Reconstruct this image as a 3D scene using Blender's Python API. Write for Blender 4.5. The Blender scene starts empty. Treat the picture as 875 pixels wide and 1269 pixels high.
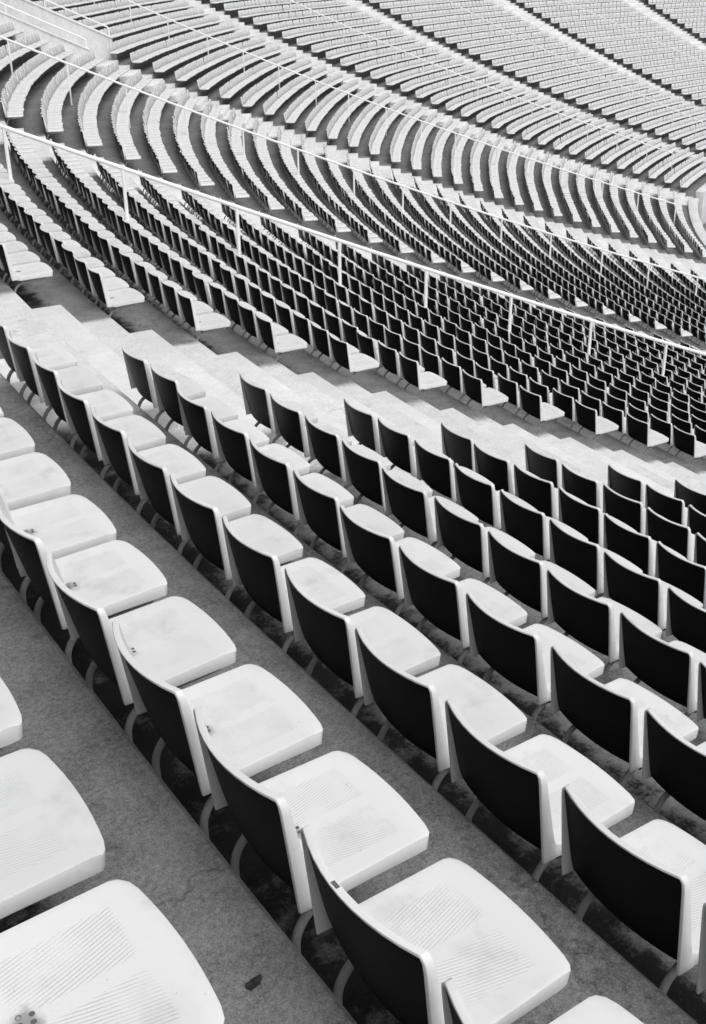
import bpy, bmesh, math, random
import numpy as np
from mathutils import Matrix, Vector

random.seed(7)
rng = np.random.default_rng(7)
SC = bpy.context.scene
COL = SC.collection
R_ = math.radians

# ----------------------------------------------------------------- bowl geometry
RAD, DEP, RISE, CURV = 79.12130836, 0.84073891, 0.37042334, 0.00333481
PITCH, BACK_TOP = 0.48, 0.745           # seat spacing, height of a backrest above its tread
def rk(k): return RAD - (k - 1) * DEP - (0.065 if k == -1 else 0)
def zk(k): return -(k - 1) * RISE + CURV * (k - 1) ** 2 / 2 - BACK_TOP - (0.022 if k == -1 else 0)      # tread level
# the rows are not exact circles: small shift (in rows) by row and angle
_TT = [0.45, 0.64, 0.72, 0.80, 0.95, 1.05, 1.15]
_KK = [0, 15, 23, 31, 36]
_DD = [[0, 0, 0, -.12, -.25, -.1, 0], [0, 0, 0, -.12, -.25, -.1, 0], [0, .24, .22, .02, -.3, -.12, 0],
       [0.05, .47, .5, .15, -.36, -.15, 0], [0.05, .55, .6, .2, -.38, -.15, 0]]
def shift(k, th):
    if th <= _TT[0] or th >= _TT[-1]: return 0.05 * max(0, (k - 23) / 8) if th <= _TT[0] and th > 0.3 else 0.0
    return float(np.interp(k, _KK, [np.interp(th, _TT, row) for row in _DD]))
def pos(r, th, z):
    k = (RAD - r) / DEP + 1
    d = shift(k, th) if k > 0 else 0.0
    r -= DEP * d; z -= (RISE - CURV * (k - 1)) * d
    return (-r * math.cos(th), r * math.sin(th), z)

# ----------------------------------------------------------------- camera
CAM = np.array([-RAD - 1.7515835, 0.0, 1.98742270])
YAW, PIT, ROL, FPX = 0.60559679, -0.46387904, -0.01674285, 1413.9648
cy, sy, cp, sp = math.cos(YAW), math.sin(YAW), math.cos(PIT), math.sin(PIT)
fwd = np.array([sy * cp, cy * cp, sp]); rgt = np.array([cy, -sy, 0.0]); up = np.cross(rgt, fwd)
c_, s_ = math.cos(ROL), math.sin(ROL)
rgt, up = c_ * rgt + s_ * up, -s_ * rgt + c_ * up
cd = bpy.data.cameras.new("camera"); cam = bpy.data.objects.new("camera", cd); COL.objects.link(cam)
cam.matrix_world = Matrix(((rgt[0], up[0], -fwd[0], CAM[0]), (rgt[1], up[1], -fwd[1], CAM[1]),
                           (rgt[2], up[2], -fwd[2], CAM[2]), (0, 0, 0, 1)))
cd.sensor_fit = 'HORIZONTAL'; cd.sensor_width = 36; cd.lens = 36 * FPX / 875
cd.clip_start = 0.05; cd.clip_end = 3000
SC.camera = cam

def project(P):
    q = np.asarray(P, float) - CAM
    w = q @ fwd
    ws = np.where(w > 0.1, w, 0.1)
    return np.stack([437.5 + FPX * (q @ rgt) / ws, 634.5 - FPX * (q @ up) / ws, w], -1)

# ----------------------------------------------------------------- light
SUN_AZ, SUN_EL = R_(-85), R_(57)        # azimuth from +X towards +Y
world = bpy.data.worlds.new("World"); SC.world = world; world.use_nodes = True
wn = world.node_tree
sky = wn.nodes.new('ShaderNodeTexSky'); sky.sky_type = 'NISHITA'; sky.sun_disc = False
sky.sun_elevation = SUN_EL; sky.sun_rotation = R_(90) - SUN_AZ
sky.air_density = 1.0; sky.dust_density = 2.0
bw = wn.nodes.new('ShaderNodeRGBToBW')           # black-and-white photograph
bg = wn.nodes['Background']; bg.inputs['Strength'].default_value = 0.15
wn.links.new(sky.outputs[0], bw.inputs[0]); wn.links.new(bw.outputs[0], bg.inputs[0])
sd = bpy.data.lights.new("sun", 'SUN'); sd.energy = 1.25; sd.angle = R_(40); sd.color = (1, 1, 1)
sun = bpy.data.objects.new("sun", sd); COL.objects.link(sun)
sdir = Vector((math.cos(SUN_EL) * math.cos(SUN_AZ), math.cos(SUN_EL) * math.sin(SUN_AZ), math.sin(SUN_EL)))
sun.rotation_euler = sdir.to_track_quat('Z', 'Y').to_euler()
SC.cycles.pixel_filter_type = 'BLACKMAN_HARRIS'; SC.cycles.filter_width = 1.6
SC.view_settings.view_transform = 'Standard'; SC.view_settings.look = 'None'
SC.view_settings.exposure = 0.31; SC.view_settings.gamma = 1.0; SC.view_settings.use_curve_mapping = False

# ----------------------------------------------------------------- materials
class NT:
    def __init__(s, name):
        s.m = bpy.data.materials.new(name); s.m.use_nodes = True
        s.t = s.m.node_tree; s.b = s.t.nodes['Principled BSDF']
    def n(s, typ, **kw):
        nd = s.t.nodes.new(typ)
        for k, v in kw.items(): setattr(nd, k, v)
        return nd
    def l(s, a, b): s.t.links.new(a, b)
    def val(s, sock, v):
        if hasattr(v, 'is_output'): s.l(v, sock)
        else: sock.default_value = v
    def math(s, op, a, b=0.0, c=0.0, clamp=False):
        nd = s.n('ShaderNodeMath', operation=op, use_clamp=clamp)
        s.val(nd.inputs[0], a); s.val(nd.inputs[1], b); s.val(nd.inputs[2], c)
        return nd.outputs[0]
    def noise(s, vec, scale, detail=4, rough=0.6):
        nd = s.n('ShaderNodeTexNoise'); s.l(vec, nd.inputs['Vector'])
        nd.inputs['Scale'].default_value = scale; nd.inputs['Detail'].default_value = detail
        nd.inputs['Roughness'].default_value = rough
        return nd.outputs['Fac']
    def ss(s, x, lo, hi):
        nd = s.n('ShaderNodeMapRange', interpolation_type='SMOOTHSTEP')
        s.l(x, nd.inputs['Value']); nd.inputs['From Min'].default_value = lo; nd.inputs['From Max'].default_value = hi
        return nd.outputs[0]
    def mix(s, f, a, b):
        nd = s.n('ShaderNodeMix', data_type='FLOAT')
        s.val(nd.inputs[0], f); s.val(nd.inputs[2], a); s.val(nd.inputs[3], b)
        return nd.outputs[0]
    def grey(s, v):
        nd = s.n('ShaderNodeCombineColor')
        for i in range(3): s.val(nd.inputs[i], v)
        s.l(nd.outputs[0], s.b.inputs['Base Color'])
    def bump(s, hgt, dist, strength=1.0, normal=None):
        nd = s.n('ShaderNodeBump'); s.l(hgt, nd.inputs['Height'])
        nd.inputs['Distance'].default_value = dist; nd.inputs['Strength'].default_value = strength
        if normal is not None: s.l(normal, nd.inputs['Normal'])
        return nd.outputs[0]

def plastic_material(name, seat):
    t = NT(name)
    tc = t.n('ShaderNodeTexCoord'); oi = t.n('ShaderNodeObjectInfo')
    obv = tc.outputs['Object']
    off = t.n('ShaderNodeVectorMath', operation='MULTIPLY_ADD')
    cmb = t.n('ShaderNodeCombineXYZ')
    for i, f in enumerate((17.0, 31.0, 7.0)): t.l(t.math('MULTIPLY', oi.outputs['Random'], f), cmb.inputs[i])
    t.l(obv, off.inputs[0]); off.inputs[1].default_value = (1, 1, 1); t.l(cmb.outputs[0], off.inputs[2])
    v = off.outputs[0]
    base = t.mix(oi.outputs['Random'], 0.70, 0.77)
    big = t.ss(t.noise(v, 7, 5), 0.50, 0.85)
    spots = t.ss(t.noise(v, 60, 3, 0.7), 0.66, 0.80)
    dirt = t.math('ADD', t.math('MULTIPLY', big, 0.24), t.math('MULTIPLY', spots, 0.34))
    n1 = t.bump(t.noise(v, 140, 2), 0.0006, 0.5)
    if seat:
        sx = t.n('ShaderNodeSeparateXYZ'); t.l(obv, sx.inputs[0])
        ax = t.math('ABSOLUTE', sx.outputs[0]); y = sx.outputs[1]
        u = t.math('SUBTRACT', t.math('MULTIPLY', ax, 0.97), t.math('MULTIPLY', y, 0.25))
        wave = t.math('SINE', t.math('MULTIPLY', u, 2 * math.pi / 0.0082))
        groove = t.ss(wave, 0.25, 0.95)
        m = t.math('MULTIPLY', t.ss(ax, 0.014, 0.024), t.math('SUBTRACT', 1.0, t.ss(ax, 0.140, 0.150)))
        m = t.math('MULTIPLY', m, t.math('MULTIPLY', t.ss(y, 0.125, 0.14), t.math('SUBTRACT', 1.0, t.ss(y, 0.345, 0.36))))
        worn = t.mix(t.ss(t.noise(v, 9, 3), 0.40, 0.68), 0.95, 0.18)
        g = t.math('MULTIPLY', t.math('MULTIPLY', groove, m), worn)
        dirt = t.math('ADD', dirt, t.math('MULTIPLY', g, t.mix(oi.outputs['Random'], 0.08, 0.26)))
        # grime round the drain holes
        dx = t.math('MULTIPLY', sx.outputs[0], sx.outputs[0])
        dy = t.math('SUBTRACT', y, 0.14); dy = t.math('MULTIPLY', dy, dy)
        rr = t.math('SQRT', t.math('ADD', dx, dy))
        rr = t.math('ADD', rr, t.math('MULTIPLY', t.math('SUBTRACT', t.noise(v, 28, 4), 0.5), 0.07))
        blot = t.math('SUBTRACT', 1.0, t.ss(rr, 0.010, 0.045))
        dirt = t.math('ADD', dirt, t.math('MULTIPLY', blot, t.mix(oi.outputs['Random'], 0.20, 0.60)))
        n1 = t.bump(t.math('SUBTRACT', 0.0, g), 0.0015, 0.5, n1)
    keep = t.math('SUBTRACT', 1.0, t.math('MINIMUM', dirt, 0.75))
    t.grey(t.math('MULTIPLY', base, keep))
    t.b.inputs['Roughness'].default_value = 0.42
    t.b.inputs['Specular IOR Level'].default_value = 0.4
    t.l(n1, t.b.inputs['Normal'])
    return t.m

def simple(name, v, rough=0.5, spec=0.4, noise=0.0, scale=20.0, metal=0.0):
    t = NT(name)
    if noise:
        tc = t.n('ShaderNodeTexCoord')
        f = t.noise(tc.outputs['Object'], scale, 5)
        t.grey(t.mix(f, v * (1 - noise), v * (1 + noise)))
        t.l(t.bump(f, 0.001, 0.4), t.b.inputs['Normal'])
    else:
        t.grey(v)
    t.b.inputs['Roughness'].default_value = rough; t.b.inputs['Specular IOR Level'].default_value = spec
    t.b.inputs['Metallic'].default_value = metal
    return t.m

def concrete(name, dark, light, wear_shade=False, bumpd=0.004, amp=1.0):
    t = NT(name)
    geo = t.n('ShaderNodeNewGeometry'); P = geo.outputs['Position']
    n_big = t.noise(P, 0.9, 5); n_mid = t.noise(P, 6.5, 6, 0.65); n_fine = t.noise(P, 55, 4, 0.7); n_grit = t.noise(P, 210, 2, 0.6)
    a = dark
    if wear_shade:
        at = t.n('ShaderNodeAttribute', attribute_name='wear_shade')
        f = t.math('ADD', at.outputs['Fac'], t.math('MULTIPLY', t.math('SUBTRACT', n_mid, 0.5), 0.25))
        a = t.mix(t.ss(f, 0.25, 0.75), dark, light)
        gr = t.n('ShaderNodeAttribute', attribute_name='shade_grime')
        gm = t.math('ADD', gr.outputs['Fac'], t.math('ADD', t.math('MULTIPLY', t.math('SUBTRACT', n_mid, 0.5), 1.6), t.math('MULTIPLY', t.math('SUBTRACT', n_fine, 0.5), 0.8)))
        a = t.math('MULTIPLY', a, t.mix(t.ss(gm, 0.30, 0.80), 1.0, 0.07))  # darkens the tread colour: shade under the seats plus blotchy grime
    elif light != dark:
        a = t.mix(t.ss(n_big, 0.3, 0.7), dark, light)
    k = t.math('ADD', 1.0, t.math('MULTIPLY', t.math('SUBTRACT', n_big, 0.5), amp * 0.95))
    k = t.math('ADD', k, t.math('MULTIPLY', t.math('SUBTRACT', n_mid, 0.5), amp * 1.0))
    k = t.math('ADD', k, t.math('MULTIPLY', t.math('SUBTRACT', n_fine, 0.5), amp * 1.7))
    k = t.math('ADD', k, t.math('MULTIPLY', t.math('SUBTRACT', n_grit, 0.5), amp * 1.8))
    vw = t.n('ShaderNodeVectorMath', operation='ADD')
    nv3 = t.n('ShaderNodeTexNoise'); t.l(P, nv3.inputs['Vector']); nv3.inputs['Scale'].default_value = 2.2; nv3.inputs['Detail'].default_value = 5
    t.l(P, vw.inputs[0]); t.l(nv3.outputs['Color'], vw.inputs[1])
    vo = t.n('ShaderNodeTexVoronoi', feature='DISTANCE_TO_EDGE'); t.l(vw.outputs[0], vo.inputs['Vector']); vo.inputs['Scale'].default_value = 0.55
    crack = t.math('SUBTRACT', 1.0, t.ss(vo.outputs['Distance'], 0.0, 0.006))
    k = t.math('MULTIPLY', k, t.math('SUBTRACT', 1.0, t.math('MULTIPLY', crack, 0.35 if amp > 0.9 else 0.0)))
    stain = t.math('MULTIPLY', t.ss(t.noise(P, 3.1, 6, 0.7), 0.60, 0.72), 0.45 * amp)
    flecks = t.math('MULTIPLY', t.ss(t.noise(P, 23, 3, 0.8), 0.70, 0.76), 0.6)
    k = t.math('MULTIPLY', k, t.math('SUBTRACT', 1.0, t.math('MAXIMUM', stain, flecks)))
    if wear_shade: k = t.mix(t.math('MULTIPLY', t.ss(f, 0.25, 0.75), 0.5), k, 1.0)
    t.grey(t.math('MULTIPLY', a, t.math('MAXIMUM', k, 0.15)))
    t.b.inputs['Roughness'].default_value = 0.9; t.b.inputs['Specular IOR Level'].default_value = 0.2
    h = t.math('ADD', n_fine, t.math('MULTIPLY', n_grit, 0.4))
    t.l(t.bump(h, bumpd, 0.6), t.b.inputs['Normal'])
    return t.m

M_SEAT = plastic_material("white_seat_plastic", True)
M_WHITE = plastic_material("white_plastic", False)
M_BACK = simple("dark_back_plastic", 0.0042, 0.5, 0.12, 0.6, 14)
M_TUBE = simple("grey_painted_tube", 0.28, 0.5, 0.4, 0.35, 25)
M_BAR = simple("black_steel", 0.012, 0.6, 0.2)
M_HOLE = simple("drain_hole_black", 0.14, 0.9, 0.0)
M_RAIL = simple("white_rail_paint", 0.93, 0.4, 0.4, 0.05, 8)
M_TREAD = concrete("weathered_tread_concrete", 0.205, 0.70, wear_shade=True)
M_STEP = concrete("pale_step_concrete", 0.72, 0.79, amp=0.32)
M_WALL = concrete("grey_wall_concrete", 0.72, 0.80, amp=0.4)
M_PARA = concrete("pale_parapet_concrete", 0.68, 0.74, amp=0.4)
M_FIELD = concrete("field_ground", 0.17, 0.22)
M_SCRAP = simple("dark_leaf", 0.035, 0.8, 0.2, 0.4, 40)

# ----------------------------------------------------------------- helpers
def link(name, mesh, parent=None):
    o = bpy.data.objects.new(name, mesh); COL.objects.link(o)
    if parent is not None: o.parent = parent
    return o
def empty(name, loc=(0, 0, 0), rz=0.0):
    o = bpy.data.objects.new(name, None); o.empty_display_size = 0.1
    o.location = loc; o.rotation_euler = (0, 0, rz); COL.objects.link(o); return o
def tag(o, label=None, cat=None, group=None, kind=None):
    for k, v in (('label', label), ('category', cat), ('group', group), ('kind', kind)):
        if v: o[k] = v
    return o
def bm_mesh(bm, name, mat, smooth=True, angle=40, bevel=0.0, seg=2):
    bmesh.ops.recalc_face_normals(bm, faces=bm.faces)
    if bevel:
        ed = [e for e in bm.edges if len(e.link_faces) == 2 and e.calc_face_angle(0) > R_(38)]
        bmesh.ops.bevel(bm, geom=ed, offset=bevel, segments=seg, affect='EDGES', profile=0.5, clamp_overlap=True)
    if smooth:
        for f in bm.faces: f.smooth = True
        for e in bm.edges:
            if len(e.link_faces) == 2 and e.calc_face_angle(0) > R_(angle): e.smooth = False
    me = bpy.data.meshes.new(name); bm.to_mesh(me); bm.free(); me.materials.append(mat)
    return me
def tube(bm, pts, rad, n=10, cap=True):
    pts = [Vector(p) for p in pts]; rings = []
    prev = None
    for i, p in enumerate(pts):
        d = (pts[min(i + 1, len(pts) - 1)] - pts[max(i - 1, 0)]).normalized()
        if prev is None:
            a = Vector((1, 0, 0)) if abs(d.x) < 0.9 else Vector((0, 0, 1))
            u = (a - d * a.dot(d)).normalized()
        else:
            u = (prev - d * prev.dot(d)).normalized()
        prev = u; w = d.cross(u)
        rings.append([bm.verts.new(p + rad * (math.cos(2 * math.pi * j / n) * u + math.sin(2 * math.pi * j / n) * w)) for j in range(n)])
    for a, b in zip(rings, rings[1:]):
        for j in range(n): bm.faces.new((a[j], a[(j + 1) % n], b[(j + 1) % n], b[j]))
    if cap:
        bm.faces.new(rings[0]); bm.faces.new(rings[-1][::-1])
def loft(bm, loops, cap=True):
    vs = [[bm.verts.new(p) for p in L] for L in loops]; n = len(vs[0])
    for a, b in zip(vs, vs[1:]):
        for j in range(n): bm.faces.new((a[j], a[(j + 1) % n], b[(j + 1) % n], b[j]))
    if cap:
        bm.faces.new(vs[0]); bm.faces.new(vs[-1][::-1])
    return vs
def box(bm, x0, x1, y0, y1, z0, z1):
    loft(bm, [[(x0, y0, z), (x1, y0, z), (x1, y1, z), (x0, y1, z)] for z in (z0, z1)])

# ----------------------------------------------------------------- setting: terrace
K0, K1 = -6, 34
TH0, TH1 = -0.22, 2.15
def lerp_tab(k, tab):
    return float(np.interp(k, [a for a, _ in tab], [b for _, b in tab]))
# first and last backrest corner (angle) of each seat block in row k
def blocks(k):
    dn = 0.628 + 0.00125 * k if k < 24 else 0.658 + 0.0046 * (k - 24)
    en = lerp_tab(k, [(0, .918), (12, .919), (20, .928), (24, .937), (28, .961), (34, 1.0)])
    sh = max(0.0, en - .918)
    cn = 0.358 + max(0, k - 18) * 0.0004
    return [('A', -0.2, 0.0865 - 0.0002 * k), ('B', 0.1348 - 0.00025 * k, 0.308),
            ('C', cn, 0.592 if k >= 5 else 0.578), ('D', dn if k >= 5 else 0.657, 0.872 + sh * .8),
            ('E', en, 1.108 + sh * .8), ('F', 1.155 + sh * .6, 1.338 + sh * .5), ('G', 1.384, 1.545), ('H', 1.586, 1.78), ('I', 1.82, 2.05)]
def aisles(k):
    b = blocks(k); r = rk(k)
    return [(b[i][2] + 0.03 / r, b[i + 1][1] - 0.43 / r) for i in range(len(b) - 1)]
VOM = (0.5978, 0.6490, 4.75)         # stairwell between two concrete walls, open above this row

def ring(k, thetas, name, parent):
    r0, r1 = rk(k) - 0.01, rk(k + 1) - 0.01           # rear (under the seats) to the nose
    z, zn = zk(k), zk(k + 1)
    prof = [(r0 + 0.02, z, 1), (r0 - 0.32, z, .75), (r0 - 0.5, z, .12), (r1 + 0.015, z, 0), (r1, z - 0.012, 0), (r1 - 0.004, zn, .8)]  # third value: under-seat shade painted in, mixed with grime
    als = aisles(k)
    verts, wear_shade, faces, shade_grime = [], [], [], []
    for th in thetas:
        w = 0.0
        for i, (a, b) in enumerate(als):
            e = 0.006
            bb = b - 0.35 / rk(k); w = max(w, min(1, max(0, (th - a + e) / e)) * min(1, max(0, (bb + .003 - th) / .003)))  # pale aisle wear stops short, painting in the end seats' soft shadow
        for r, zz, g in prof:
            verts.append(pos(r, th, zz)); wear_shade.append(w); shade_grime.append(g * (1 - w) * (1.0 if th < .33 else .45))
    n = len(prof)
    for i in range(len(thetas) - 1):
        if k < 5 and VOM[0] + 0.002 <= 0.5 * (thetas[i] + thetas[i + 1]) <= VOM[1] - 0.002: continue
        for j in range(n - 1):
            a = i * n + j
            faces.append((a, a + 1, a + n + 1, a + n))
    me = bpy.data.meshes.new(name); me.from_pydata(verts, [], faces)
    at = me.attributes.new('wear_shade', 'FLOAT', 'POINT'); at.data.foreach_set('value', np.array(wear_shade, np.float32))
    at = me.attributes.new('shade_grime', 'FLOAT', 'POINT'); at.data.foreach_set('value', np.array(shade_grime, np.float32))
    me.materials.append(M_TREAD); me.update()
    bm = bmesh.new(); bm.from_mesh(me); bmesh.ops.recalc_face_normals(bm, faces=bm.faces)
    if sum(f.normal.z for f in bm.faces) < 0: bmesh.ops.reverse_faces(bm, faces=bm.faces)
    bm.to_mesh(me); bm.free()
    return link(name, me, parent)

ths = np.unique(np.concatenate([np.arange(TH0, 0.7, 0.004), np.arange(0.7, TH1, 0.008), [VOM[0] + .002, VOM[1] - .002]])).tolist()
terrace = tag(empty("terrace"), kind='structure')
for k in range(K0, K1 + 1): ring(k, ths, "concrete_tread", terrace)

# stairs: one pale half-height block per row in each aisle
def arc_box(bm, r_in, r_out, t0, t1, z0, z1, n=4):
    loops = []
    for i in range(n + 1):
        t = t0 + (t1 - t0) * i / n
        loops.append([pos(r_out, t, z0), pos(r_in, t, z0), pos(r_in, t, z1), pos(r_out, t, z1)])
    loft(bm, loops)
def in_view(P, m=0.10):
    q = project(np.array([P]))[0]
    return q[2] > 0.3 and -m * 875 < q[0] < 875 * (1 + m) and -m * 1269 < q[1] < 1269 * (1 + m)

for ia in range(8):
    st = tag(empty("stairs"), kind='structure')
    for k in range(K0, K1 + 1):
        t0, t1 = aisles(k)[ia]
        if ia == 1 and k < 5: pass
        if ia == 2 and k < 5: continue
        if not in_view(pos(rk(k), 0.5 * (t0 + t1), zk(k)), 0.15): continue
        bm = bmesh.new()
        rise = zk(k - 1) - zk(k)
        j = 0.004 * (rng.random(4) - 0.5)
        arc_box(bm, rk(k) - 0.40 + j[0] * 4, rk(k) - 0.012, t0 + 0.0025 + j[1] * .3, t1 - 0.0015 + j[2] * .3, zk(k) - 0.01, zk(k) + rise * 0.5 + j[3], 3)
        link("step", bm_mesh(bm, "step", M_STEP, True, 35, 0.012, 2), st)

# parapet along the foot of the terrace and the ground of the arena
ZF = zk(K1 + 1) - 1.6
rp = rk(K1 + 1) + 0.02
para = tag(empty("parapet_wall"), "low pale concrete wall curving along the foot of the seating bowl", "wall")
for t0, t1 in ((-0.2, 0.965), (1.004, 1.36), (1.384, 2.1)):
    n = max(2, int((t1 - t0) / 0.05))
    for i in range(n):
        a = t0 + (t1 - t0) * i / n; b = t0 + (t1 - t0) * (i + 1) / n
        bm = bmesh.new(); arc_box(bm, rp - 0.48, rp - 0.004, a + 0.0001, b - 0.0001, ZF - 0.2, zk(K1) + 0.12, 4)
        link("wall_panel", bm_mesh(bm, "wall_panel", M_PARA, True, 35, 0.02, 2), para)
bm = bmesh.new()
vs = [bm.verts.new(p) for p in ((-400, -400, ZF), (400, -400, ZF), (400, 400, ZF), (-400, 400, ZF))]; bm.faces.new(vs)
tag(link("ground", bm_mesh(bm, "ground", M_FIELD, False)), kind='structure')

# stairwell walls at the upper left
def radial_wall(name, th, thick, top, k_lo, k_hi, label):
    w = tag(empty(name), label, "wall")
    ks = np.linspace(k_lo, k_hi, 7)
    for a, b in zip(ks, ks[1:]):
        bm = bmesh.new(); loops = []
        for kk in (a + 0.004, b - 0.004):
            r = rk(kk); z0 = zk(kk) - 1.6; z1 = zk(kk) + top
            loops.append([pos(r, th, z0), pos(r, th + thick / r, z0), pos(r, th + thick / r, z1), pos(r, th, z1)])
        loft(bm, loops)
        link("wall_panel", bm_mesh(bm, "wall_panel", M_WALL, True, 35, 0.012, 1), w)
    bm = bmesh.new(); loops = []
    for kk in np.linspace(k_lo, k_hi + 0.03, 8):
        r = rk(kk); z = zk(kk) + top
        loops.append([pos(r, th - 0.03 / r, z + .003), pos(r, th + (thick + .03) / r, z + .003), pos(r, th + (thick + .03) / r, z + .06), pos(r, th - .03 / r, z + .06)])
    loft(bm, loops)
    link("coping", bm_mesh(bm, "coping", M_PARA, True, 35, 0.01, 1), w)
    return w
radial_wall("concrete_wall", 0.598, 0.22, 0.62, -4.5, 4.72, "sloping grey concrete wall nearest the curved rows, with a handrail ending low on it")
radial_wall("concrete_wall", 0.645, 0.22, 0.84, -4.5, 4.90, "taller grey concrete wall behind the first, straight-edged seat rows starting behind it")
# landing inside the stairwell
bm = bmesh.new()
arc_box(bm, rk(4.9), rk(-5), 0.6005, 0.6449, zk(5) - 0.3, zk(5) + 0.004, 3)
tag(link("landing", bm_mesh(bm, "landing", M_WALL, False)), kind='structure')

# ----------------------------------------------------------------- handrails
def handrail(label, th_of, k_list, h, tail=False, rad=0.033, th_group="white handrails running down the seating"):
    o = tag(empty("handrail", pos(rk(k_list[0]), th_of(k_list[0]), zk(k_list[0]))), label, "handrail", th_group)
    bpy.context.view_layer.update()
    inv = Matrix.Translation(-o.location)
    def ztop(k): return zk(k) + BACK_TOP + h
    kk = np.arange(k_list[0] - (0 if tail == 'both' else 1.0), k_list[-1] + 1e-6, 0.25).tolist()
    if kk[-1] < k_list[-1] - 1e-3: kk.append(k_list[-1])
    pts = [Vector(pos(rk(k), th_of(k), ztop(k))) for k in kk]
    if tail:
        e = pts[-1]
        pts[-1] = e - (e - pts[-2]).normalized() * 0.05
        pts += [e + Vector((0, 0, -0.05)), e + Vector((0, 0, -0.16))]
    bm = bmesh.new(); tube(bm, [inv @ p for p in pts], rad, 10)
    link("top_rail", bm_mesh(bm, "top_rail", M_RAIL), o)
    for k in k_list:
        f = math.floor(k + 1e-6)
        base = zk(f) if k - f < 0.97 else zk(f + 1)
        p = Vector(pos(rk(k), th_of(k), 0))
        bm = bmesh.new()
        tube(bm, [inv @ Vector((p.x, p.y, base - 0.02)), inv @ Vector((p.x, p.y, ztop(k) - rad * 0.6))], rad * 0.85, 8)
        link("post", bm_mesh(bm, "post", M_RAIL), o)
    return o
tabf = lambda tab: (lambda k: lerp_tab(k, tab))
H_ = 0.60
def fit_th(ks, ts):
    c = np.polyfit(ks, ts, 2); return lambda k: float(np.polyval(c, min(max(k, ks[0] - 4), ks[-1] + 8)))
def rail_of(label, pts, before, after, tail=False):
    ks = [p[0] for p in pts]
    f = fit_th(ks, [p[1] for p in pts])
    handrail(label, f, [ks[0] - 2 * i for i in range(before, 0, -1)] + ks + [ks[-1] + 2 * (i + 1) for i in range(after)], H_, tail)
rail_of("nearest white handrail, crossing the seats just beyond the pale stairs", [(3.46, .2184), (5.4, .2183), (7.46, .2206), (9.49, .2208), (11.36, .2149), (13.33, .2142), (15.33, .2138), (17.33, .2144)], 1, 4)
rail_of("second white handrail up from the stairs, above the curved columns of seats", [(3.67, .4568), (5.53, .4609), (7.45, .4657), (9.44, .4737), (11.46, .4729), (13.44, .4705), (15.53, .4794), (17.42, .4697), (19.32, .4609), (21.41, .4664), (23.5, .4716), (25.73, .4835), (27.82, .4845), (30.06, .4924)], 1, 1)
rail_of("third white handrail, its hooked lower end above the dark opening at the right", [(3.5, .75), (5.55, .7481), (7.68, .742), (9.61, .743), (11.52, .7503), (13.52, .7531), (15.31, .7625), (17.32, .7625), (19.24, .7675), (21.1, .7798), (23.39, .7706), (25.35, .7738), (27.39, .7738), (29.41, .7905), (31.49, .8037), (33.7, .8186)], 1, 0, True)
rail_of("fourth white handrail, down the pale blocks whose seats face the camera", [(5.84, .9907), (7.84, .9924), (9.74, .9944), (11.63, .994), (13.5, .9996), (15.4, 1.0046), (17.32, 1.0084), (19.26, 1.0119), (21.1, 1.0161), (23.03, 1.0237), (24.99, 1.0279), (26.86, 1.0358), (28.88, 1.0424), (30.89, 1.045), (32.61, 1.06)], 1, 0, True)
rail_of("fifth white handrail, high up among the far pale seats", [(8.75, 1.234), (10.52, 1.2385), (12.27, 1.242), (14.39, 1.2449), (16.4, 1.2455), (18.63, 1.2425), (20.85, 1.2415), (22.94, 1.243), (24.8, 1.2467), (26.7, 1.2476), (28.6, 1.25), (30.56, 1.2525)], 2, 1)
rail_of("farthest white handrail, near the upper right corner", [(11.19, 1.4324), (13.35, 1.4361), (15.1, 1.446), (16.75, 1.4555), (18.4, 1.462), (20.2, 1.4669), (21.89, 1.4693)], 2, 3)
handrail("short white handrail on top of the lower concrete wall", lambda k: 0.5995, [-4.3, -1.9, 1.3, 4.62], 0.62 + 0.34 - BACK_TOP, 'both', 0.030, "white rails on the concrete walls")
handrail("short white handrail on top of the taller concrete wall", lambda k: 0.6465, [-4.3, -1.2, 1.9, 4.8], 0.84 + 0.36 - BACK_TOP, 'both', 0.030, "white rails on the concrete walls")

# ----------------------------------------------------------------- the chair (origin: tread below the rear of its back; +x near end, +y downhill)
T, WB, HB, SAG = BACK_TOP, 0.213, 0.33, 0.042
def wid(t): return WB - 0.016 * max(0, 1 - t / 0.075) ** 2
def yf(x, t):
    w = wid(t); base = 0.018 + 0.064 * t + 0.007 * max(0, (t - .72) / .28) ** 2
    return base - SAG * (1 - (x / w) ** 2) * (1 - .25 * t)
def yrear(x, t): return 0.035 * t - SAG * (1 - (x / wid(t)) ** 2) * (1 - .25 * t)

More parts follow.
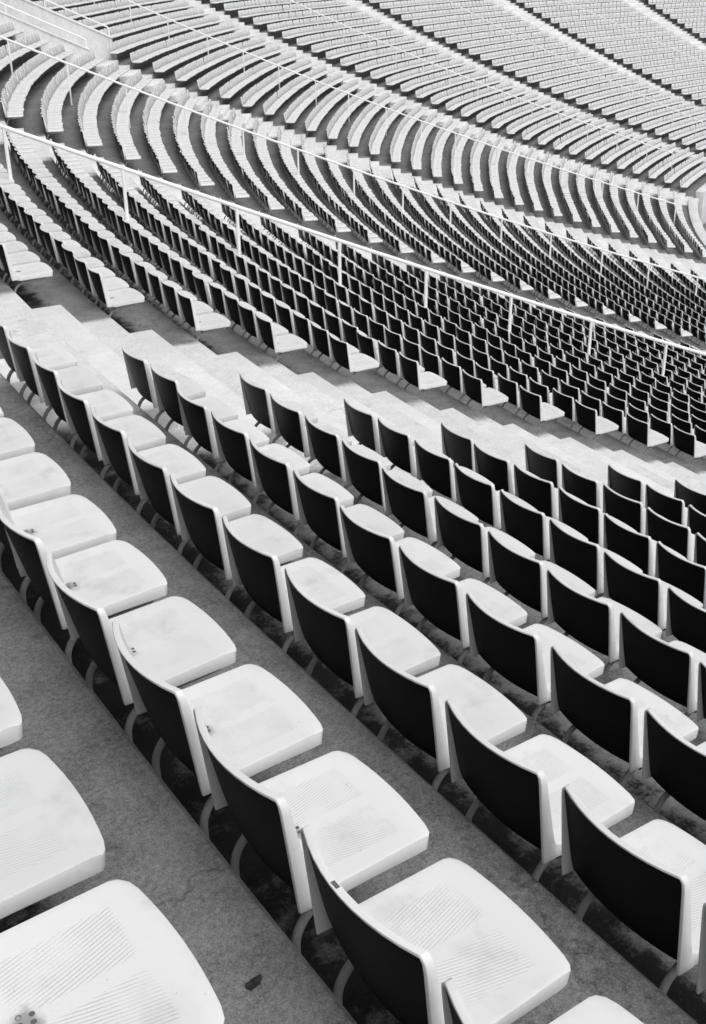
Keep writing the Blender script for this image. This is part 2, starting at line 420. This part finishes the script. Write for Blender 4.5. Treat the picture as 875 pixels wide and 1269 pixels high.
def make_backrest():
    bm = bmesh.new(); loops = []
    for t in (0.0, 0.010, 0.022, 0.024, 0.05, 0.12, 0.25, 0.4, 0.55, 0.7, 0.85, 0.93, 1.0):
        w = wid(t); z = T - HB * t; ft = 0.008; rim = t < 0.023
        fx = np.linspace(-w, w, 13)
        L = [(x, yf(x, t), z) for x in fx]
        L += [(w, yrear(w, t), z), (w - ft, yrear(w - ft, t), z)]
        bx = np.linspace(w - ft - .001, -(w - ft - .001), 11)
        for x in bx:
            y = yrear(x, t) + .0002 if rim else max(yf(x, t) - 0.009, yrear(x, t) + .0003)
            L.append((x, y, z))
        L += [(-w + ft, yrear(-w + ft, t), z), (-w, yrear(-w, t), z)]
        loops.append(L)
    loft(bm, loops)
    return bm_mesh(bm, "backrest", M_WHITE, True, 42, 0.0035, 2)
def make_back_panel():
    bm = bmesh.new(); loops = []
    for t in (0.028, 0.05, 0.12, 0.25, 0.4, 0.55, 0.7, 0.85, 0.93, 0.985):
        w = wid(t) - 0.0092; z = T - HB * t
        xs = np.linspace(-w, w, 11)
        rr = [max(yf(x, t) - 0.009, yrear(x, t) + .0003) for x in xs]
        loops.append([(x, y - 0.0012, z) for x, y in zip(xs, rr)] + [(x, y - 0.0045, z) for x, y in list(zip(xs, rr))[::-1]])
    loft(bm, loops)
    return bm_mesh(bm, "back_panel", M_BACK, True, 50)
def make_seat():
    bm = bmesh.new()
    ST = T - 0.305
    def outline(u, v):                       # u -1..1 across, v 0..1 rear to front
        hw = 0.207 - 0.008 * v
        y0 = yf(hw * u, 0.85) - 0.003; y1 = 0.412 + 0.018 * (1 - u * u)
        return hw * u, y0 + (y1 - y0) * v
    us = np.array([-1, -.93, -.8, -.6, -.4, -.2, 0, .2, .4, .6, .8, .93, 1.0]); vs_ = np.array([0, .06, .13, .22, .35, .5, .65, .8, .9, .96, 1.0])
    top = []
    for v in vs_:
        row = []
        for u in us:
            x, y = outline(u, v)
            # rounded front corners
            cr = max(0, abs(u) - .9) / .1 * max(0, v - .93) / .07
            x *= 1 - 0.018 * cr; y -= 0.010 * cr
            z = ST + 0.014 * v - 0.010 * (1 - u * u) * math.sin(math.pi * min(1, v * 1.05)) - 0.010 * max(0, (v - .88) / .12) ** 2
            z += 0.034 * max(0, 1 - v / .16) ** 2
            row.append(bm.verts.new((x, y, z)))
        top.append(row)
    for a, b in zip(top, top[1:]):
        for i in range(len(a) - 1): bm.faces.new((a[i], a[i + 1], b[i + 1], b[i]))
    rim = top[0] + [r[-1] for r in top[1:]] + top[-1][-2::-1] + [r[0] for r in top[-2:0:-1]]
    lo = []; rear = set(top[0])
    for v in rim:
        c = v.co
        f = 0.03
        lo.append(bm.verts.new((c.x * (1 - f * .3), c.y + (-0.004 if c.y > .3 else 0.026 if v in rear else 0.0), min(c.z - 0.040, ST - 0.034))))
    n = len(rim)
    for i in range(n): bm.faces.new((rim[i], lo[i], lo[(i + 1) % n], rim[(i + 1) % n]))
    bm.faces.new(lo)
    return bm_mesh(bm, "seat", M_SEAT, True, 44, 0.007, 3)
def make_leg(sx):
    bm = bmesh.new()
    pts = [(sx, 0.046, 0.03), (sx, 0.047, 0.262)]
    for i in range(1, 9):
        a = math.pi / 2 * i / 9
        pts.append((sx, 0.047 + 0.115 * (1 - math.cos(a)), 0.262 + 0.113 * math.sin(a)))
    pts += [(sx, 0.175, 0.377), (sx, 0.36, 0.385)]
    tube(bm, pts, 0.0115, 10)
    return bm_mesh(bm, "leg", M_TUBE)
def make_bar():
    bm = bmesh.new(); tube(bm, [(-0.192, 0.105, 0.402), (0.197, 0.105, 0.402)], 0.015, 10)
    return bm_mesh(bm, "cross_bar", M_BAR)
def make_holes():
    bm = bmesh.new()
    for i, j in ((0, 0), (1, 0), (0, 1), (1, 1), (0, 2)):
        x0, y0 = -0.019 + .0056 * i + .0164 * j, 0.138 + .0213 * i - .003 * j
        # shallow funnel: ring of facets sinking below the pan
        ringv = []
        for rr, dz in ((0.0052, 0.0), (0.0040, -0.0016)):
            ringv.append([bm.verts.new((x0 + rr * math.cos(2 * math.pi * i / 10), y0 + rr * math.sin(2 * math.pi * i / 10), hole_z + dz)) for i in range(10)])
        for i in range(10): bm.faces.new((ringv[0][i], ringv[0][(i + 1) % 10], ringv[1][(i + 1) % 10], ringv[1][i]))
        bm.faces.new(ringv[1])
    return bm_mesh(bm, "drain_holes", M_HOLE, False)

ME_SEAT, ME_BACK, ME_PANEL = make_seat(), make_backrest(), make_back_panel()
ME_LEG = (make_leg(-0.150), make_leg(0.158)); ME_BAR = make_bar()
from mathutils.bvhtree import BVHTree
_b = bmesh.new(); _b.from_mesh(ME_SEAT); _t = BVHTree.FromBMesh(_b)
hole_z = _t.ray_cast(Vector((0, 0.148, 1)), Vector((0, 0, -1)))[0].z + 0.0018; _b.free()
ME_HOLES = make_holes()

proto = None
def chair_root(loc, rz, tilt):
    global proto
    if proto is None:
        o = empty("stadium_chair"); proto = o
        for nm, me in (("seat", ME_SEAT), ("backrest", ME_BACK), ("leg", ME_LEG[0]), ("leg", ME_LEG[1]), ("cross_bar", ME_BAR)):
            link(nm, me, o)
        bk = [c for c in o.children if c.name.startswith('backrest')][0]
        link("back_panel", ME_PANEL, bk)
        se = [c for c in o.children if c.name.startswith('seat')][0]
        tag(link("drain_holes", ME_HOLES, se), kind='stuff')
    else:
        o = proto.copy(); COL.objects.link(o)
        for ch in proto_children:
            c = ch.copy(); COL.objects.link(c); c.parent = o
            for g in proto_grand[ch.name]:
                d = g.copy(); COL.objects.link(d); d.parent = c
    o.location = loc; o.rotation_euler = (tilt[0], tilt[1], rz)
    return o

# all seats that the picture takes in
SEATS = []      # (distance, block, row, index, theta of the backrest corner)
def near_P(k):
    S0 = {1: 6.9117, 2: 6.8540, 3: 6.7790, 4: 6.7084, 5: 6.5686, 6: 6.4469, 7: 6.2607, 8: 6.1862}
    if k in S0: return S0[k] / rk(k)
    if k == 0: return 3.4814 / rk(0) + 7 * PITCH / rk(0)
    if k == -1: return 0.0256 + 10 * PITCH / rk(-1)
    if k < -1: return 0.0865
    return 0.0846 - 0.00003 * (k - 8)
for k in range(-2, K1 + 1):
    r = rk(k)
    for name, a, b in blocks(k):
        if name == 'A':
            tl = [near_P(k) - j * PITCH / r for j in range(50)]
        else:
            n = max(2, round((b - a) * r / PITCH))
            tl = [a + (b - a) * j / n for j in range(n + 1)]
        for j, tp in enumerate(tl):
            tc = tp - 0.213 / r
            p = pos(r - 0.15, tc, zk(k) + 0.45)
            q = project(np.array([p]))[0]
            if q[2] < 0.35: continue
            m = 60 + 0.30 * FPX / q[2]
            if not (-m < q[0] < 875 + m and -m < q[1] < 1269 + m): continue
            inside = -(0.24 if q[2] > 5 else 0.55) * FPX / q[2] < q[0] < 875 + 0.24 * FPX / q[2] and -0.3 * FPX / q[2] < q[1] < 1269 + 0.42 * FPX / q[2]
            SEATS.append((q[2], name, k, j, tc, inside))
SEATS.sort()
def ordn(i):
    s = 'th' if 10 <= i % 100 <= 20 else {1: 'st', 2: 'nd', 3: 'rd'}.get(i % 10, 'th')
    return f"{i}{s}"
proto_children, proto_grand = [], {}
near_set, far_set = [], []
for s in SEATS:
    if s[5] and len(near_set) < 300: near_set.append(s)
    else: far_set.append(s)
up_count = {}
for d, name, k, j, tc, inside in sorted(near_set, key=lambda s: (s[2], s[4])):
    up_count[(name, k, j)] = sum(1 for q in up_count if q[0] == name and q[1] == k) + 1
for idx, (d, name, k, j, tc, inside) in enumerate(near_set):
    rz = math.atan2(-math.cos(tc), -math.sin(tc))
    jit = rng.normal(size=4)
    rr = rk(k) + 0.005 * jit[0]
    o = chair_root(pos(rr, tc, zk(k)), rz + 0.009 * jit[1], (0.011 * jit[2], 0.006 * jit[3]))
    if idx == 0:
        proto_children = list(o.children)
        proto_grand = {c.name: list(c.children) for c in proto_children}
    if name == 'A':
        if k <= -1: lab = f"white seat cut by the left edge, {ordn(up_count[(name, k, j)])} counting up from the bottom corner"
        elif k == 0: lab = f"white dark-backed chair in the leftmost full row, {ordn(up_count[(name, k, j)])} up from the bottom edge"
        else: lab = f"white dark-backed chair this side of the stairs, {ordn(k + 1)} row from lower left, {ordn(j + 1)} from stairs"
        grp = "white stadium chairs in front of the pale stairs"
    else:
        if name == 'B': lab = f"white dark-backed chair just beyond the stairs, {ordn(k)} row from the left, {ordn(j + 1)} from stairs"
        else: lab = f"small white chair past the second stairs, {ordn(k)} row from the left, {ordn(j + 1)} from stairs"
        grp = "white stadium chairs beyond the pale stairs"
    if name == 'A' and k == 0 and j == 11:
        lab = "white dark-backed chair in the leftmost full row with a dark chip in its top rim"
        bm = bmesh.new(); yc = yf(-0.03, 0) - 0.008
        box(bm, -0.040, -0.020, yc - .005, yc + .004, T - 0.003, T + 0.0012)
        link("rim_chip", bm_mesh(bm, "rim_chip", M_HOLE, False), o)
    tag(o, lab, "chair", grp)

# ----------------------------------------------------------------- the remaining, smaller seats: one object
def lod_chair():
    V, F, Mi = [], [], []
    def add(vs, fs, m):
        n = len(V); V.extend(vs)
        for f in fs: F.append(tuple(n + i for i in f)); Mi.append(m)
    def prism(loops, m):
        n = len(loops[0]); vs = [p for L in loops for p in L]; fs = []
        for a in range(len(loops) - 1):
            for j in range(n):
                fs.append((a * n + j, a * n + (j + 1) % n, (a + 1) * n + (j + 1) % n, (a + 1) * n + j))
        fs.append(tuple(range(n))[::-1]); fs.append(tuple((len(loops) - 1) * n + j for j in range(n)))
        add(vs, fs, m)
    # backrest slab, curved in plan
    loops = []
    for t in (1.0, 0.06, 0.0):
        w = wid(t); xs = np.linspace(-w, w, 5); z = T - HB * t
        loops.append([(x, yf(x, t), z) for x in xs] + [(x, max(yf(x, t) - .014, yrear(x, t)), z) for x in xs[::-1]])
    prism(loops, 0)
    for sx in (-1, 1):                        # side flanges
        loops = []
        for t in (1.0, 0.05):
            w = wid(t); x0, x1 = sorted((sx * w * 1.004, sx * (w - .012))); z = T - HB * t
            loops.append([(x0, yrear(w, t), z), (x1, yrear(w, t), z), (x1, yf(w, t) - .002, z), (x0, yf(w, t) - .002, z)])
        prism(loops, 0)
    vs, xs = [], None
    for t in (0.985, 0.03):
        w = wid(t) - .0095; xs = np.linspace(-w, w, 5)
        vs += [(x, max(yf(x, t) - .014, yrear(x, t)) - .003, T - HB * t) for x in xs]
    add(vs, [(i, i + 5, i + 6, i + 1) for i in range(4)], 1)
    # seat
    us = (-1, -.55, 0, .55, 1); loops = []
    pr = [(0.068, T - .274), (.10, T - .302), (.25, T - .305), (.40, T - .299), (.414, T - .312), (.412, T - .34), (.068, T - .34)]
    loops = [[(0.205 * u * (1 - .03 * (y > .3)), y + (.016 * (1 - u * u) if y > .3 else 0), z - .007 * (1 - u * u) * (.07 < y < .38)) for y, z in pr] for u in us]
    prism(loops, 0)
    for sx in (-.15, .158):
        q = .011
        path = [(.05, .03), (.05, .28), (.075, .345), (.13, .376), (.34, .385)]
        loops = []
        for y, z in path:
            dy = q if z > .36 else 0; 
            loops.append([(sx - q, y - q * (z < .36), z + (q if z > .36 else 0) * 1), (sx + q, y - q * (z < .36), z + (q if z > .36 else 0)),
                          (sx + q, y + q * (z < .36), z - (q if z > .36 else 0)), (sx - q, y + q * (z < .36), z - (q if z > .36 else 0))])
        prism(loops, 2)
    add([(-.19, .09, .417), (.19, .09, .417), (.19, .12, .387), (-.19, .12, .387)], [(0, 1, 2, 3)], 3)
    return np.array(V), F, Mi
V, F, Mi = lod_chair()
nv = len(V)
fl = np.array([len(f) for f in F]); fi = np.concatenate([np.array(f) for f in F])
N = len(far_set)
tcs = np.array([s[4] for s in far_set]); ks = np.array([s[2] for s in far_set])
pp = np.array([pos(rk(k), t, zk(k)) for k, t in zip(ks, tcs)])
rs = np.hypot(pp[:, 0], pp[:, 1]) + rng.normal(0, 0.005, N); zs = pp[:, 2] + rng.normal(0, .003, N)
phi = np.arctan2(-np.cos(tcs), -np.sin(tcs)) + rng.normal(0, .008, N)
tl = rng.normal(0, .012, N)
Vx = np.empty((N, nv, 3))
yy = V[None, :, 1] - tl[:, None] * V[None, :, 2]
cph, sph = np.cos(phi)[:, None], np.sin(phi)[:, None]
Vx[..., 0] = V[None, :, 0] * cph - yy * sph - (rs * np.cos(tcs))[:, None]
Vx[..., 1] = V[None, :, 0] * sph + yy * cph + (rs * np.sin(tcs))[:, None]
Vx[..., 2] = V[None, :, 2] + zs[:, None]
me = bpy.data.meshes.new("distant_chairs")
me.vertices.add(N * nv); me.vertices.foreach_set('co', Vx.astype(np.float32).ravel())
li = (fi[None, :] + (np.arange(N) * nv)[:, None]).ravel()
me.loops.add(len(li)); me.loops.foreach_set('vertex_index', li.astype(np.int32))
fc = np.tile(fl, N); me.polygons.add(len(fc))
me.polygons.foreach_set('loop_start', np.concatenate([[0], np.cumsum(fc)[:-1]]).astype(np.int32))
for m_ in (M_WHITE, M_BACK, M_TUBE, M_BAR): me.materials.append(m_)
me.polygons.foreach_set('material_index', np.tile(np.array(Mi), N).astype(np.int32))
me.update(calc_edges=True); me.validate()
tag(link("distant_chairs", me), kind='stuff')
print("seats", len(SEATS), "near", len(near_set), "far", N, "faces", len(fc))

# ----------------------------------------------------------------- small things
def on_tread(k, th, b): return Vector(pos(rk(k) - b, th, zk(k)))
# a flattened scrap on the nearest tread
bm = bmesh.new()
p0 = Vector((-80.069, 1.565, zk(-1) + 0.005))
n = 14; top_ = []; low_ = []
for i in range(n):
    a = 2 * math.pi * i / n
    r = 0.0145 * (1 + 0.22 * math.sin(2 * a + .6) + 0.18 * math.sin(5 * a))
    x, y = 1.25 * r * math.cos(a), 0.85 * r * math.sin(a)
    top_.append(bm.verts.new((x, y, 0.003 * math.sin(3 * a) + .003))); low_.append(bm.verts.new((x, y, -0.002)))
c = bm.verts.new((0, 0, .004))
for i in range(n):
    j = (i + 1) % n
    bm.faces.new((c, top_[i], top_[j])); bm.faces.new((top_[i], low_[i], low_[j], top_[j]))
sc = tag(link("leaf_scrap", bm_mesh(bm, "leaf_scrap", M_SCRAP, False)), "small dark crumpled leaf-like scrap on the grey floor near the bottom edge", "scrap")
sc.location = p0
